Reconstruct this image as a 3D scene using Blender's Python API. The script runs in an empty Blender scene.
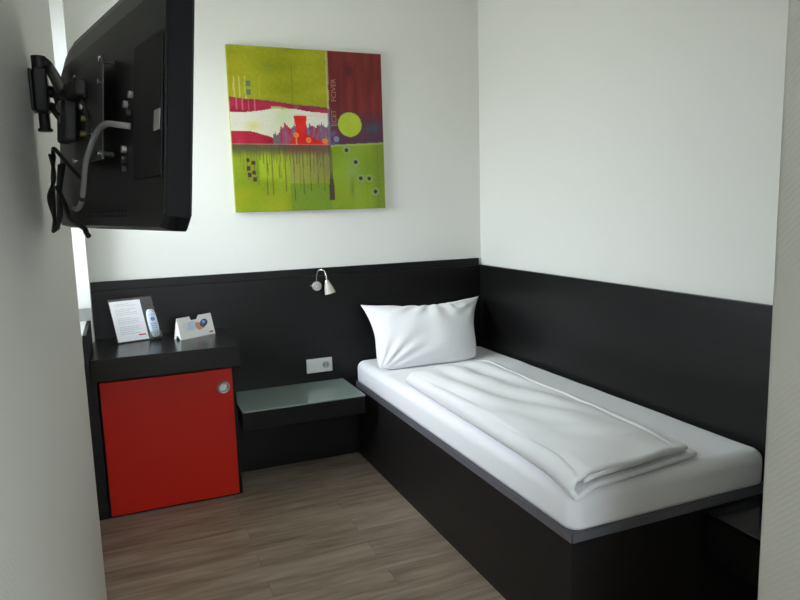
import bpy, bmesh, math, random
from mathutils import Vector, Matrix, noise
random.seed(7)
S = bpy.context.scene
COL = S.collection
PI = math.pi

# ------------------------------------------------------------------ materials
def srgb(r, g, b):
    f = lambda c: c/12.92 if c <= .04045 else ((c+.055)/1.055)**2.4
    return (f(r/255), f(g/255), f(b/255))

def mat(name, col, rough=.5, metal=0.0, spec=.5, **kw):
    m = bpy.data.materials.new(name); m.use_nodes = True
    b = m.node_tree.nodes['Principled BSDF']
    b.inputs['Base Color'].default_value = (*col, 1)
    b.inputs['Roughness'].default_value = rough
    b.inputs['Metallic'].default_value = metal
    b.inputs['Specular IOR Level'].default_value = spec
    for k, v in kw.items():
        b.inputs[k.replace('_', ' ')].default_value = v
    return m

def nodes(m):
    nt = m.node_tree
    return nt, nt.nodes, nt.links, nt.nodes['Principled BSDF']

def coords(nt, scale=(1, 1, 1), rot=(0, 0, 0), kind='Object'):
    tc = nt.nodes.new('ShaderNodeTexCoord'); mp = nt.nodes.new('ShaderNodeMapping')
    mp.inputs['Scale'].default_value = scale; mp.inputs['Rotation'].default_value = rot
    nt.links.new(tc.outputs[kind], mp.inputs['Vector'])
    return mp.outputs['Vector']

def add_bump(m, height, strength=.3, dist=.002):
    nt, N, L, b = nodes(m)
    bp = N.new('ShaderNodeBump'); bp.inputs['Strength'].default_value = strength
    bp.inputs['Distance'].default_value = dist
    L.new(height, bp.inputs['Height']); L.new(bp.outputs['Normal'], b.inputs['Normal'])

def noise_tex(m, scale, detail=3, vec=None, rough=.5):
    nt = m.node_tree; n = nt.nodes.new('ShaderNodeTexNoise')
    n.inputs['Scale'].default_value = scale; n.inputs['Detail'].default_value = detail
    n.inputs['Roughness'].default_value = rough
    nt.links.new(vec or coords(nt), n.inputs['Vector'])
    return n

def ramp(m, fac, stops):
    nt = m.node_tree; r = nt.nodes.new('ShaderNodeValToRGB'); e = r.color_ramp.elements
    while len(e) < len(stops): e.new(.5)
    for i, (p, c) in enumerate(stops):
        e[i].position = p; e[i].color = (*c, 1)
    nt.links.new(fac, r.inputs['Fac'])
    return r.outputs['Color']

def wallpaper(name, col, plane):
    """woven fibre wallpaper: fine diagonal ribs with a little irregularity"""
    m = mat(name, col, .75, spec=.25)
    nt, N, L, b = nodes(m)
    rot = {'x': (PI/4, 0, 0), 'y': (0, PI/4, 0)}[plane]
    w = N.new('ShaderNodeTexWave'); w.wave_type = 'BANDS'
    w.bands_direction = {'x': 'Z', 'y': 'Z'}[plane]
    w.inputs['Scale'].default_value = 32; w.inputs['Distortion'].default_value = 2.2
    w.inputs['Detail'].default_value = 2; w.inputs['Detail Scale'].default_value = 2.5
    L.new(coords(nt, rot=rot), w.inputs['Vector'])
    n = noise_tex(m, 160, 3)
    mx = N.new('ShaderNodeMath'); mx.operation = 'ADD'
    L.new(w.outputs['Fac'], mx.inputs[0]); L.new(n.outputs['Fac'], mx.inputs[1])
    add_bump(m, mx.outputs[0], .13, .0018)
    return m

def wenge(name, col, rough=.38, spec=.5, axis=0):
    m = mat(name, col, rough, spec=spec)
    nt, N, L, b = nodes(m)
    sc = [60, 60, 60]; sc[axis] = 2.5
    n = noise_tex(m, 1.0, 5, coords(nt, tuple(sc)), .6)
    c = ramp(m, n.outputs['Fac'], [(.3, tuple(v*.75 for v in col)), (.7, tuple(v*1.3 for v in col))])
    L.new(c, b.inputs['Base Color'])
    add_bump(m, n.outputs['Fac'], .06, .001)
    return m

WHITE = srgb(240, 240, 232)
M = {}
M['wall_x'] = wallpaper('wallpaper side', (.745, .74, .70), 'x')
M['wall_y'] = wallpaper('wallpaper back', (.745, .74, .70), 'y')
M['ceil'] = mat('ceiling paint', (.82, .82, .80), .9)
M['reveal'] = mat('window reveal paint', (.86, .86, .85), .7)
M['sill'] = mat('sill stone', (.32, .33, .32), .35)
M['pvc'] = mat('window pvc', (.85, .85, .85), .35)
M['headboard'] = wenge('wenge panel', (.0062, .0055, .0056), .36, .26, 0)
M['headboard_r'] = wenge('wenge panel side', (.0064, .0060, .0060), .36, .32, 1)
M['black'] = wenge('black laminate', (.0050, .0044, .0044), .45, .22, 0)
M['black_y'] = wenge('black laminate along', (.0058, .0054, .0058), .45, .30, 1)
M['bed_box'] = wenge('bed laminate', (.0125, .0108, .0108), .45, .35, 1)
M['desk'] = wenge('desk laminate', (.0075, .0068, .0065), .25, .42, 0)
M['gloss_black'] = mat('black gloss', (.008, .008, .009), .10, spec=.6)
M['rail'] = mat('rail grey', (.125, .126, .145), .5)
M['red'] = mat('red lacquer', srgb(196, 27, 8), .42, spec=.3)
M['steel'] = mat('brushed metal', (.62, .62, .60), .32, metal=1)
M['chrome'] = mat('chrome', (.75, .75, .74), .15, metal=1)
M['satin'] = mat('satin alu', (.55, .55, .53), .4, metal=.8)
M['sheet'] = mat('bed linen', (.90, .90, .93), .85, spec=.2)
M['linen2'] = mat('duvet linen', (.85, .85, .87), .85, spec=.2)
for k in ('sheet', 'linen2'):
    n = noise_tex(M[k], 900, 2); add_bump(M[k], n.outputs['Fac'], .08, .0006)
M['socket'] = mat('socket plastic', (.55, .55, .53), .35)
M['socket_in'] = mat('socket well', (.30, .30, .29), .4)
M['hole'] = mat('dark hole', (.01, .01, .01), .6)
M['plastic_w'] = mat('white card', (.82, .82, .80), .55)
M['paper'] = mat('paper', (.86, .87, .90), .7)
M['ink'] = mat('grey ink', (.33, .35, .40), .7)
M['ink_l'] = mat('pale grey ink', (.55, .58, .63), .7)
M['ink_red'] = mat('red ink', srgb(215, 60, 70), .6)
M['remote'] = mat('remote shell', srgb(212, 220, 232), .4)
M['remote_b'] = mat('remote buttons', srgb(105, 135, 185), .45)
M['skin'] = mat('printed hand', srgb(205, 150, 115), .6)
M['phone_b'] = mat('printed phone', srgb(75, 90, 140), .6)
M['phone_d'] = mat('printed phone edge', srgb(45, 50, 70), .6)
M['phone_l'] = mat('printed phone screen', srgb(165, 185, 215), .6)
M['sky_print'] = mat('printed pale blue', srgb(195, 212, 232), .6)
M['tv'] = mat('tv black plastic', (.0036, .0036, .0042), .36, spec=.24)
M['tv_rim'] = mat('tv rim black', (.0025, .0025, .0038), .45, spec=.15)
M['tv_panel'] = mat('connector panel', (.002, .002, .0025), .5, spec=.3)
M['tv_screen'] = mat('tv screen', (.004, .004, .005), .12)
M['sticker'] = mat('sticker', (.34, .34, .32), .6)
M['bracket'] = mat('bracket black', (.010, .009, .0085), .5, spec=.3)
M['plate'] = mat('mount plate', (.034, .034, .032), .45, spec=.4)
M['cable_g'] = mat('grey cable', (.22, .22, .22), .5)
M['cable_b'] = mat('black cable', (.008, .008, .008), .45)
M['brass'] = mat('brass bolt', (.35, .30, .15), .35, metal=.9)
M['canvas_edge'] = mat('canvas edge', srgb(150, 150, 60), .8)
M['radiator'] = mat('radiator enamel', (.80, .80, .78), .35)

# clear glass for the window and acrylic: thin sheet, mostly transparent with a faint reflection
def thin_glass(name, tint, refl=.06, rough=.02):
    m = bpy.data.materials.new(name); m.use_nodes = True
    nt = m.node_tree; nt.nodes.remove(nt.nodes['Principled BSDF'])
    out = nt.nodes['Material Output']
    t = nt.nodes.new('ShaderNodeBsdfTransparent'); t.inputs['Color'].default_value = (*tint, 1)
    g = nt.nodes.new('ShaderNodeBsdfGlossy'); g.inputs['Roughness'].default_value = rough
    fr = nt.nodes.new('ShaderNodeFresnel'); fr.inputs['IOR'].default_value = 1.35
    mx = nt.nodes.new('ShaderNodeMixShader')
    nt.links.new(fr.outputs['Fac'], mx.inputs['Fac'])
    nt.links.new(t.outputs['BSDF'], mx.inputs[1]); nt.links.new(g.outputs['BSDF'], mx.inputs[2])
    nt.links.new(mx.outputs['Shader'], out.inputs['Surface'])
    return m
M['glass'] = thin_glass('window glass', (.96, .98, .97))
M['acrylic'] = thin_glass('clear acrylic', (.90, .92, .91))
nt = M['acrylic'].node_tree; _d = nt.nodes.new('ShaderNodeBsdfDiffuse'); _d.inputs['Color'].default_value = (.7, .74, .72, 1)
_m = nt.nodes.new('ShaderNodeMixShader'); _m.inputs['Fac'].default_value = .09
_o = nt.nodes['Material Output']; _s = _o.inputs['Surface'].links[0].from_socket
nt.links.new(_s, _m.inputs[1]); nt.links.new(_d.outputs[0], _m.inputs[2]); nt.links.new(_m.outputs[0], _o.inputs['Surface'])
M['frost'] = mat('frosted lamp glass', (.50, .485, .40), .3, Transmission_Weight=.15)
M['shelf_glass'] = mat('satin green glass', (.225, .285, .262), .12, spec=.5)

# floor: grey-brown wood-look planks running parallel to the back wall
def floor_mat():
    m = mat('plank floor', (.1, .08, .06), .42, spec=.4)
    nt, N, L, b = nodes(m)
    v = coords(nt)
    br = N.new('ShaderNodeTexBrick'); br.offset = .37; br.offset_frequency = 2
    br.inputs['Color1'].default_value = (0, 0, 0, 1); br.inputs['Color2'].default_value = (1, 1, 1, 1)
    br.inputs['Mortar'].default_value = (.35, .35, .35, 1)
    br.inputs['Scale'].default_value = 1; br.inputs['Mortar Size'].default_value = .0007
    br.inputs['Brick Width'].default_value = 1.25; br.inputs['Row Height'].default_value = .118
    L.new(v, br.inputs['Vector'])
    n1 = noise_tex(m, 1, 6, coords(nt, (3.4, 30, 1)), .62)
    n2 = noise_tex(m, 1, 3, coords(nt, (1.6, 9, 1)), .5)
    # shift the grain from plank to plank
    add = N.new('ShaderNodeVectorMath'); add.operation = 'ADD'
    mul = N.new('ShaderNodeVectorMath'); mul.operation = 'SCALE'; mul.inputs['Scale'].default_value = 7
    L.new(br.outputs['Color'], mul.inputs[0]); L.new(coords(nt, (3.4, 30, 1)), add.inputs[0]); L.new(mul.outputs[0], add.inputs[1])
    L.new(add.outputs[0], n1.inputs['Vector'])
    s = N.new('ShaderNodeMath'); s.operation = 'MULTIPLY_ADD'; s.inputs[1].default_value = .13
    L.new(br.outputs['Color'], s.inputs[0]); L.new(n1.outputs['Fac'], s.inputs[2])
    s2 = N.new('ShaderNodeMath'); s2.operation = 'MULTIPLY_ADD'; s2.inputs[1].default_value = .42
    L.new(n2.outputs['Fac'], s2.inputs[0]); L.new(s.outputs[0], s2.inputs[2])
    c = ramp(m, s2.outputs[0], [(.45, (.140, .098, .066)), (.70, (.285, .218, .160)), (.96, (.42, .34, .262))])
    mx = N.new('ShaderNodeMix'); mx.data_type = 'RGBA'
    L.new(br.outputs['Fac'], mx.inputs['Factor']); L.new(c, mx.inputs['A'])
    mx.inputs['B'].default_value = (.075, .058, .045, 1)
    L.new(mx.outputs['Result'], b.inputs['Base Color'])
    add_bump(m, n1.outputs['Fac'], .10, .001)
    return m
M['floor'] = floor_mat()

# ------------------------------------------------------------------ mesh helpers
WM = {}
def box(bm, x0, x1, y0, y1, z0, z1, bev=0, seg=2):
    r = bmesh.ops.create_cube(bm, size=1)
    vs = r['verts']
    for v in vs:
        v.co = Vector((x0+(v.co.x+.5)*(x1-x0), y0+(v.co.y+.5)*(y1-y0), z0+(v.co.z+.5)*(z1-z0)))
    if bev:
        es = list({e for v in vs for e in v.link_edges})
        bmesh.ops.bevel(bm, geom=es, offset=bev, segments=seg, profile=.5, affect='EDGES')

def cyl(bm, p0, p1, r0, r1=None, n=24, caps=True):
    p0, p1 = Vector(p0), Vector(p1); d = p1-p0; r1 = r0 if r1 is None else r1
    q = d.to_track_quat('Z', 'Y').to_matrix().to_4x4()
    bmesh.ops.create_cone(bm, cap_ends=caps, segments=n, radius1=r0, radius2=r1, depth=d.length,
                          matrix=Matrix.Translation((p0+p1)/2) @ q)

def smooth_path(pts, n=8):
    P = [Vector(p) for p in pts]; out = []
    for i in range(len(P)-1):
        a = P[max(i-1, 0)]; b = P[i]; c = P[i+1]; d = P[min(i+2, len(P)-1)]
        for k in range(n):
            t = k/n
            out.append(.5*((2*b)+(c-a)*t+(2*a-5*b+4*c-d)*t*t+(3*b-a-3*c+d)*t**3))
    out.append(P[-1]); return out

def tube(bm, pts, r, n=10, sm=8):
    P = smooth_path(pts, sm) if sm else [Vector(p) for p in pts]
    rings = []; up = None
    for i, p in enumerate(P):
        t = (P[min(i+1, len(P)-1)]-P[max(i-1, 0)]).normalized()
        if up is None:
            up = t.orthogonal().normalized()
        up = (up-t*up.dot(t)).normalized(); s = t.cross(up)
        rings.append([bm.verts.new(p+(up*math.cos(a)+s*math.sin(a))*r) for a in [2*PI*k/n for k in range(n)]])
    for a, b in zip(rings, rings[1:]):
        for k in range(n):
            bm.faces.new((a[k], a[(k+1) % n], b[(k+1) % n], b[k]))
    bm.faces.new(rings[0][::-1]); bm.faces.new(rings[-1])

def lathe(bm, prof, origin, axis, n=32, close=False):
    """prof = [(radius, distance along axis)]"""
    axis = Vector(axis).normalized(); q = axis.to_track_quat('Z', 'Y'); o = Vector(origin)
    rings = []
    for r, h in prof:
        rings.append([bm.verts.new(o+q @ Vector((r*math.cos(2*PI*k/n), r*math.sin(2*PI*k/n), h))) for k in range(n)])
    for a, b in zip(rings, rings[1:]):
        for k in range(n):
            bm.faces.new((a[k], a[(k+1) % n], b[(k+1) % n], b[k]))
    if prof[0][0] > 1e-6: bm.faces.new(rings[0][::-1])
    if prof[-1][0] > 1e-6: bm.faces.new(rings[-1])

def quad_prism(bm, pts, nrm, th):
    """polygon pts extruded by th along nrm"""
    nrm = Vector(nrm).normalized()*th
    a = [bm.verts.new(Vector(p)) for p in pts]; b = [bm.verts.new(Vector(p)+nrm) for p in pts]
    bm.faces.new(a[::-1]); bm.faces.new(b)
    for i in range(len(a)):
        j = (i+1) % len(a); bm.faces.new((a[i], a[j], b[j], b[i]))

def obj(name, bm, m, parent=None, loc=None, smooth=False):
    """world-space bmesh -> one mesh object (child of parent when given)"""
    bmesh.ops.recalc_face_normals(bm, faces=bm.faces)
    me = bpy.data.meshes.new(name); o = bpy.data.objects.new(name, me); COL.objects.link(o)
    if parent is None:
        if loc is None:
            xs = [v.co for v in bm.verts]
            lo = [min(c[i] for c in xs) for i in range(3)]; hi = [max(c[i] for c in xs) for i in range(3)]
            loc = ((lo[0]+hi[0])/2, (lo[1]+hi[1])/2, lo[2])
        W = Matrix.Translation(loc); o.location = loc
    else:
        W = WM[parent.name]; o.parent = parent
    bm.transform(W.inverted()); WM[o.name] = W.copy()
    bm.to_mesh(me); bm.free()
    me.materials.append(m)
    if smooth:
        for p in me.polygons: p.use_smooth = True
        if smooth != 'all': me.set_sharp_from_angle(angle=math.radians(40))
    return o

def thing(name, label, cat, loc, group=None):
    o = bpy.data.objects.new(name, None); o.empty_display_size = .1; COL.objects.link(o); o.location = loc
    WM[o.name] = Matrix.Translation(loc)
    return tag(o, label, cat, group)

def tag(o, label, cat, group=None):
    o['label'] = label; o['category'] = cat
    if group: o['group'] = group
    return o

def struct(name, bm, m, parent=None, **k):
    o = obj(name, bm, m, parent, **k); o['kind'] = 'structure'; return o

def B(*a, **k):
    bm = bmesh.new(); box(bm, *a, **k); return bm

# ------------------------------------------------------------------ room shell
XL = -2.195          # left wall face
Y0 = .03             # back wall face
NY0, NY1 = -1.16, -.075   # window niche along the left wall
CEIL = 2.72
struct('floor', B(-2.62, .30, -5.2, .30, -.1, 0), M['floor'])
struct('ceiling', B(-2.62, .30, -5.2, .30, CEIL, CEIL+.1), M['ceil'])
struct('wall_back', B(-2.62, .22, Y0, Y0+.2, 0, CEIL), M['wall_y'])
struct('wall_right', B(.022, .22, -2.74, Y0, 0, CEIL), M['wall_x'])
bm = bmesh.new()
box(bm, -2.62, XL, -5.0, NY0, 0, CEIL, .012, 3)     # pier beside the camera
struct('wall_left', bm, M['wall_x'], smooth=True)
bm = bmesh.new()
box(bm, -2.62, -2.210, NY1, Y0, 0, CEIL)                # narrow pier next to the back wall
struct('trim_1', bm, M['reveal'])
bm = bmesh.new()
box(bm, -2.62, -2.50, NY0, NY1, 0, .915)            # parapet under the window
box(bm, -2.62, -2.30, NY0, NY1, 2.50, CEIL)         # lintel
struct('wall_window', bm, M['reveal'])
# bathroom block: corner beside the corridor
bm = bmesh.new(); box(bm, -.931, .22, -5.0, -2.74, 0, CEIL, .012, 3)
struct('wall_corridor', bm, M['wall_x'], smooth=True)
bm = bmesh.new()                                     # wall behind the camera, with an opening for the added fill window
W2 = (-1.98, -1.14, .85, 2.35)
box(bm, -2.62, W2[0], -5.2, -5.0, 0, CEIL); box(bm, W2[1], .22, -5.2, -5.0, 0, CEIL)
box(bm, W2[0], W2[1], -5.2, -5.0, 0, W2[2]); box(bm, W2[0], W2[1], -5.2, -5.0, W2[3], CEIL)
struct('wall_front', bm, M['wall_y'])
struct('trim_2', B(-2.52, -2.2345, NY0+.002, NY1-.002, .915, .940, bev=.003), M['reveal'])   # window sill
struct('trim_3', B(-2.49, -2.213, NY1-.008, NY1-.0005, .9405, 1.000), M['sill'])   # grey upstand at the end of the sill
# window in the niche
w1 = bpy.data.objects.new('window_1', None); COL.objects.link(w1); w1.location = (-2.54, (NY0+NY1)/2, .99)
WM['window_1'] = Matrix.Translation(w1.location); w1['kind'] = 'structure'
bm = bmesh.new()
for a in ((NY0, NY0+.06, .99, 2.5), (NY1-.06, NY1, .99, 2.5), (NY0+.06, NY1-.06, .99, 1.05), (NY0+.06, NY1-.06, 2.44, 2.5)):
    box(bm, -2.58, -2.51, *a, .004)
struct('window_frame', bm, M['pvc'], w1)
bm = bmesh.new()
for a in ((NY0+.06, NY0+.12, 1.05, 2.44), (NY1-.12, NY1-.06, 1.05, 2.44), (NY0+.12, NY1-.12, 1.05, 1.11), (NY0+.12, NY1-.12, 2.38, 2.44)):
    box(bm, -2.565, -2.495, *a, .006)
sash = struct('window_sash', bm, M['pvc'], w1)
struct('glass', B(-2.54, -2.532, NY0+.12, NY1-.12, 1.11, 2.38), M['glass'], sash)

w2 = bpy.data.objects.new('fill_window', None); COL.objects.link(w2); w2.location = (-1.56, -5.12, W2[2])  # invented window, added to let fill light in from behind the camera
WM['fill_window'] = Matrix.Translation(w2.location); w2['kind'] = 'structure'
bm = bmesh.new()
for a in ((W2[0], W2[0]+.06, W2[2], W2[3]), (W2[1]-.06, W2[1], W2[2], W2[3])): box(bm, a[0], a[1], -5.16, -5.09, a[2], a[3], .004)
for a in ((W2[2], W2[2]+.06), (W2[3]-.06, W2[3])): box(bm, W2[0]+.06, W2[1]-.06, -5.16, -5.09, a[0], a[1], .004)
fr2 = struct('window_frame', bm, M['pvc'], w2)
struct('glass', B(W2[0]+.06, W2[1]-.06, -5.13, -5.122, W2[2]+.06, W2[3]-.06), M['glass'], fr2)

# ------------------------------------------------------------------ wall panelling
hb = thing('headboard', 'black wood-grain headboard panel across the back wall behind the pillow and desk', 'headboard', (-1.1, .01, 0))
obj('backing_board', B(-2.211, -.001, .012, Y0-.001, .001, 1.116, bev=.002), M['headboard'], hb)
obj('front_panel', B(-2.211, -.001, 0, .0115, .001, 1.074, bev=.0015), M['headboard'], hb)
tag(obj('wall_panel', B(0, .0215, -2.72, Y0-.001, .001, 1.074, bev=.0015), M['headboard_r']),
    'long black wall panel along the right wall beside the mattress', 'wall panel')

# ------------------------------------------------------------------ bed
BX, BY = -.844, -2.041
bed = thing('bed', 'black boxed single bed base with grey rail, in the corner under the white mattress', 'bed', (-.42, -1.02, 0))
obj('bed_box', B(BX, -.002, BY, -.002, .001, .408, bev=.002), M['bed_box'], bed)
bm = bmesh.new(); box(bm, BX-.001, -.002, BY-.001, -.002, .4085, .443)
es = [e for e in bm.edges if all(v.co.z > .44 for v in e.verts) or (abs(e.verts[0].co.z-e.verts[1].co.z) > .01)]
bmesh.ops.bevel(bm, geom=es, offset=.005, segments=2, affect='EDGES')
o = obj('rail', bm, M['rail'], bed); o['label'] = 'grey rail around the top of the bed box'

def rounded_outline(x0, x1, y0, y1, r, n=8):
    pts = []
    for cx, cy, a0 in ((x1-r, y1-r, 0), (x0+r, y1-r, PI/2), (x0+r, y0+r, PI), (x1-r, y0+r, 1.5*PI)):
        for k in range(n+1):
            a = a0+PI/2*k/n; pts.append((cx+r*math.cos(a), cy+r*math.sin(a)))
    return pts
def dens(pts, step):
    out = []
    for i in range(len(pts)):
        a = Vector((*pts[i], 0)); b = Vector((*pts[(i+1) % len(pts)], 0)); m = max(1, int((b-a).length/step))
        out += [tuple((a.lerp(b, k/m))[:2]) for k in range(m)]
    return out

# mattress under a fitted sheet: rounded slab, domed top
bm = bmesh.new()
mx0, mx1, my0, my1, mz0, mz1 = -.8435, -.0008, -2.040, -.004, .444, .568
rt, rp = .045, .046
rings = []
def mring(inset, z, wob=0):
    rr = max(rp-inset, .01)
    out = dens(rounded_outline(mx0+inset, mx1-inset, my0+inset, my1-inset, rr, 8), .05)
    return out
base = dens(rounded_outline(mx0, mx1, my0, my1, rp, 8), .05)
cx, cy = (mx0+mx1)/2, (my0+my1)/2
def inset_pt(p, ins):
    x, y = p
    if ins > rp*.9:                                 # deep insets: shrink the rectangle itself
        fx = 1-2*ins/(mx1-mx0); fy = 1-2*ins/(my1-my0)
        return (cx+(x-cx)*fx, cy+(y-cy)*fy)
    nx = max(mx0+rp, min(mx1-rp, x)); ny = max(my0+rp, min(my1-rp, y))
    d = Vector((x-nx, y-ny)); l = d.length
    if l < 1e-9: return (x, y)
    d /= l
    return (x-d.x*ins, y-d.y*ins)
levels = [(.003, mz0), (.000, mz0+.01), (0, mz0+.03), (0, mz1-rt)]
levels_top = [(rt+.006, mz1), (rt+.03, mz1+.001), (rt+.09, mz1+.002), (rt+.2, mz1+.003)]
levels += [(rt*(1-math.cos(a)), mz1-rt+rt*math.sin(a)) for a in [PI/2*k/6 for k in range(1, 7)]]
for ins, z in levels+levels_top:
    ring = []
    for p in base:
        x, y = inset_pt(p, ins)
        w = .003*noise.noise(Vector((x*6, y*6, z*8)))
        ring.append(bm.verts.new((x, y, z+(w if z > mz0+.05 else 0))))
    rings.append(ring)
n = len(base)
for a, b in zip(rings, rings[1:]):
    for k in range(n): bm.faces.new((a[k], a[(k+1) % n], b[(k+1) % n], b[k]))
bm.faces.new(rings[0][::-1]); bm.faces.new(rings[-1])
tag(obj('mattress', bm, M['sheet'], smooth='all'), 'white mattress in a tight fitted sheet on the black bed box', 'mattress')

# pillow leaning on the headboard
def make_pillow():
    bm = bmesh.new(); NU, NV = 84, 60
    TL, TR = Vector((-.815, -.045, .928)), Vector((-.035, -.045, .918))
    BL, BR = Vector((-.842, -.362, .600)), Vector((-.225, -.372, .600))
    nrm = Vector((.03, -.78, .60)).normalized()
    def pt(u, v, side):
        s, t = (u+1)/2, (v+1)/2
        # pull the middles of the edges in so the upper corners stick out as ears
        e_side = .16*(1-abs(v)**1.6)*abs(u)**5*(.55+.45*t)
        e_top = .16*(1-abs(u)**1.5)*max(v, 0)**4*(.85+.3*(1-abs(s-.58)*2))
        e_bot = .05*(1-abs(u)**1.6)*max(-v, 0)**4
        uu = u-math.copysign(e_side, u)*.9
        vv = v-e_top*1.75+e_bot
        # rounder lower corners
        if v < 0:
            k = (abs(u)**4)*(abs(v)**4); uu *= 1-.07*k; vv *= 1-.12*k
        s, t = (uu+1)/2, (vv+1)/2
        p = BL.lerp(BR, s).lerp(TL.lerp(TR, s), t)
        h = max(0, (1-abs(u)**2.6))**.62*max(0, (1-abs(v)**2.6))**.62
        th = .098*h
        wr = noise.noise(Vector((u*2.1, v*1.6, 3.1)))*.012*h
        if side > 0:
            # creases running out from the lower left corner and from the top edge
            d = Vector((u+1.0, v+1.1)); r = d.length; a = math.atan2(d.y, d.x)
            wr += .0100*math.sin(a*19+1.2)*math.exp(-((r-.55)/.38)**2)
            a2 = math.atan2(v-1.15, u-.12); r2 = math.hypot(u-.12, v-1.15)
            wr += .0095*math.sin(a2*15)*math.exp(-((r2-.6)/.35)**2)
            a3 = math.atan2(v-1.0, u-1.05); r3 = math.hypot(u-1.05, v-1.0)
            wr += .0075*math.sin(a3*16+.6)*math.exp(-((r3-.55)/.3)**2)
            wr *= h**.5
        return p+nrm*side*(th+wr*(1 if side > 0 else .3))*(1.0 if side > 0 else .55)
    F = [[None]*(NV+1) for _ in range(NU+1)]; K = [[None]*(NV+1) for _ in range(NU+1)]
    for i in range(NU+1):
        for j in range(NV+1):
            u, v = -1+2*i/NU, -1+2*j/NV
            u = math.copysign(abs(u)**.85, u); v = math.copysign(abs(v)**.85, v)
            F[i][j] = bm.verts.new(pt(u, v, 1))
            K[i][j] = F[i][j] if i in (0, NU) or j in (0, NV) else bm.verts.new(pt(u, v, -1))
    for i in range(NU):
        for j in range(NV):
            bm.faces.new((F[i][j], F[i+1][j], F[i+1][j+1], F[i][j+1]))
            q = (K[i][j], K[i][j+1], K[i+1][j+1], K[i+1][j])
            bm.faces.new(q)
    zmin = min(v.co.z for v in bm.verts)
    ymax = max(v.co.y for v in bm.verts)
    for v in bm.verts:
        v.co.z += .5725-zmin
        if v.co.y > -.004: v.co.y = -.004
    return bm
tag(obj('pillow', make_pillow(), M['linen2'], smooth='all'), 'white pillow with pointed corners leaning against the black headboard', 'pillow')

# duvet folded lengthwise: lower layer, rounded fold on the left, upper layer
def make_duvet():
    bm = bmesh.new()
    NY = 90
    prof = []                                     # (x offset from left 0..1, layer z, weight)
    W = .60
    zb, zt, R = .586, .642, .028
    path = []
    for k in range(22): path.append((1-k/22*(1-R/W), 0, 'b'))
    for k in range(11):
        a = PI/2+PI*k/10
        path.append((R/W+R/W*math.cos(a), (1-math.sin(a))/2, 'f'))
    for k in range(1, 65): path.append((R/W+(.90-R/W)*k/64, 1, 't'))
    grid = []
    for j in range(NY+1):
        t = j/NY                                   # 0 head end, 1 foot end
        row = []
        for i, (s, l, tag_) in enumerate(path):
            xl = -.815-.045*t**2; xr = -.245-.045*t
            ys = -.700+.085*s; ye = -2.075+.075*s
            if l > .5: ys -= .02+.012*math.sin(s*9); ye += .0+.012*math.sin(s*7+1)
            y = ys+(ye-ys)*t
            if tag_ == 't': y += 0
            if tag_ == 't' : s = R/W+(s-R/W)*((.855+.085*t)/.90)
            x = xl+(xr-xl)*s
            if l == 1: x += .008*math.sin(y*7.3)*s
            soft = 1-math.exp(-t*9)*.0
            # puff of the filling
            puff = .016*math.sin(min(1, s/.95)*PI)**.7 if l == 1 else 0
            endsoft = min(1, (1-t)*10, t*9+.35)
            z = zb+(zt-zb)*l*(.62+.38*(1-s**2.2))
            if l == 1: z = zb+.036+(zt-zb-.036)*(1-s**2*.85)*(.70+.30*endsoft)+puff*endsoft-.014*max(0, s-.75)/.2
            if l == 1:
                z += .012*noise.noise(Vector((x*7, y*2.0, 1.0)))*(.4+.6*endsoft)
                z += .009*math.sin((x*1.0+y*.20)*38+2*noise.noise(Vector((x*3, y*2, 0))))*max(0, noise.noise(Vector((x*2.5, y*1.4, 5)))+.25)
                z += .010*math.exp(-((s-.775-.07*t)/.013)**2)*min(1, .5+t*5, (1-t)*8)
            # bulge of the fold
            if tag_ == 'f':
                x -= .010*math.sin(y*5+1)*abs(l-.5)
                z += .004*math.sin(y*9)*l
            # the foot corner sags over the mattress edge
            sag = max(0, (t-.86)/.14)**1.6*max(0, 1-s/.13)
            z -= .030*sag; y += 0
            z += .004*noise.noise(Vector((x*9, y*9, l*3)))*l
            row.append(bm.verts.new((x, y, z)))
        grid.append(row)
    for a, b in zip(grid, grid[1:]):
        for k in range(len(path)-1):
            bm.faces.new((a[k], a[k+1], b[k+1], b[k]))
    # inner fold between the two layers
    inner = []
    for j in range(NY+1):
        t = j/NY; row = []
        for k in range(21):
            s = .06+.86*k/20
            xl = -.815-.030*t**2; xr = -.245-.045*t
            y = (-.690+.085*s)+((-2.062+.075*s)-(-.690+.085*s))*t
            z = zb+.026+.005*(1-s)+.003*noise.noise(Vector((s*6, y*5, 7)))
            z -= .028*max(0, (t-.86)/.14)**1.6*max(0, 1-s/.13)
            row.append(bm.verts.new((xl+(xr-xl)*s, y, z)))
        inner.append(row)
    for a, b in zip(inner, inner[1:]):
        for k in range(20): bm.faces.new((a[k], a[k+1], b[k+1], b[k]))
    return bm
bm = make_duvet()
dv = obj('duvet', bm, M['linen2'], smooth='all')
sm = dv.modifiers.new('thickness', 'SOLIDIFY'); sm.thickness = .020; sm.offset = 0
sb = dv.modifiers.new('soft', 'SUBSURF'); sb.levels = 1; sb.render_levels = 1
tag(dv, 'white duvet folded lengthwise lying flat on the middle of the mattress', 'duvet')

# ------------------------------------------------------------------ low bench beyond the bed foot
bn = thing('bench', 'low glossy black shelf against the right wall at the foot of the bed', 'shelf', (-.15, -2.38, 0))
obj('shelf_top', B(-.305, -.002, -2.70, -2.050, .385, .402, bev=.002), M['gloss_black'], bn)
obj('shelf_body', B(-.300, -.002, -2.70, -2.052, .240, .3845, bev=.002), M['black_y'], bn)

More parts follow.
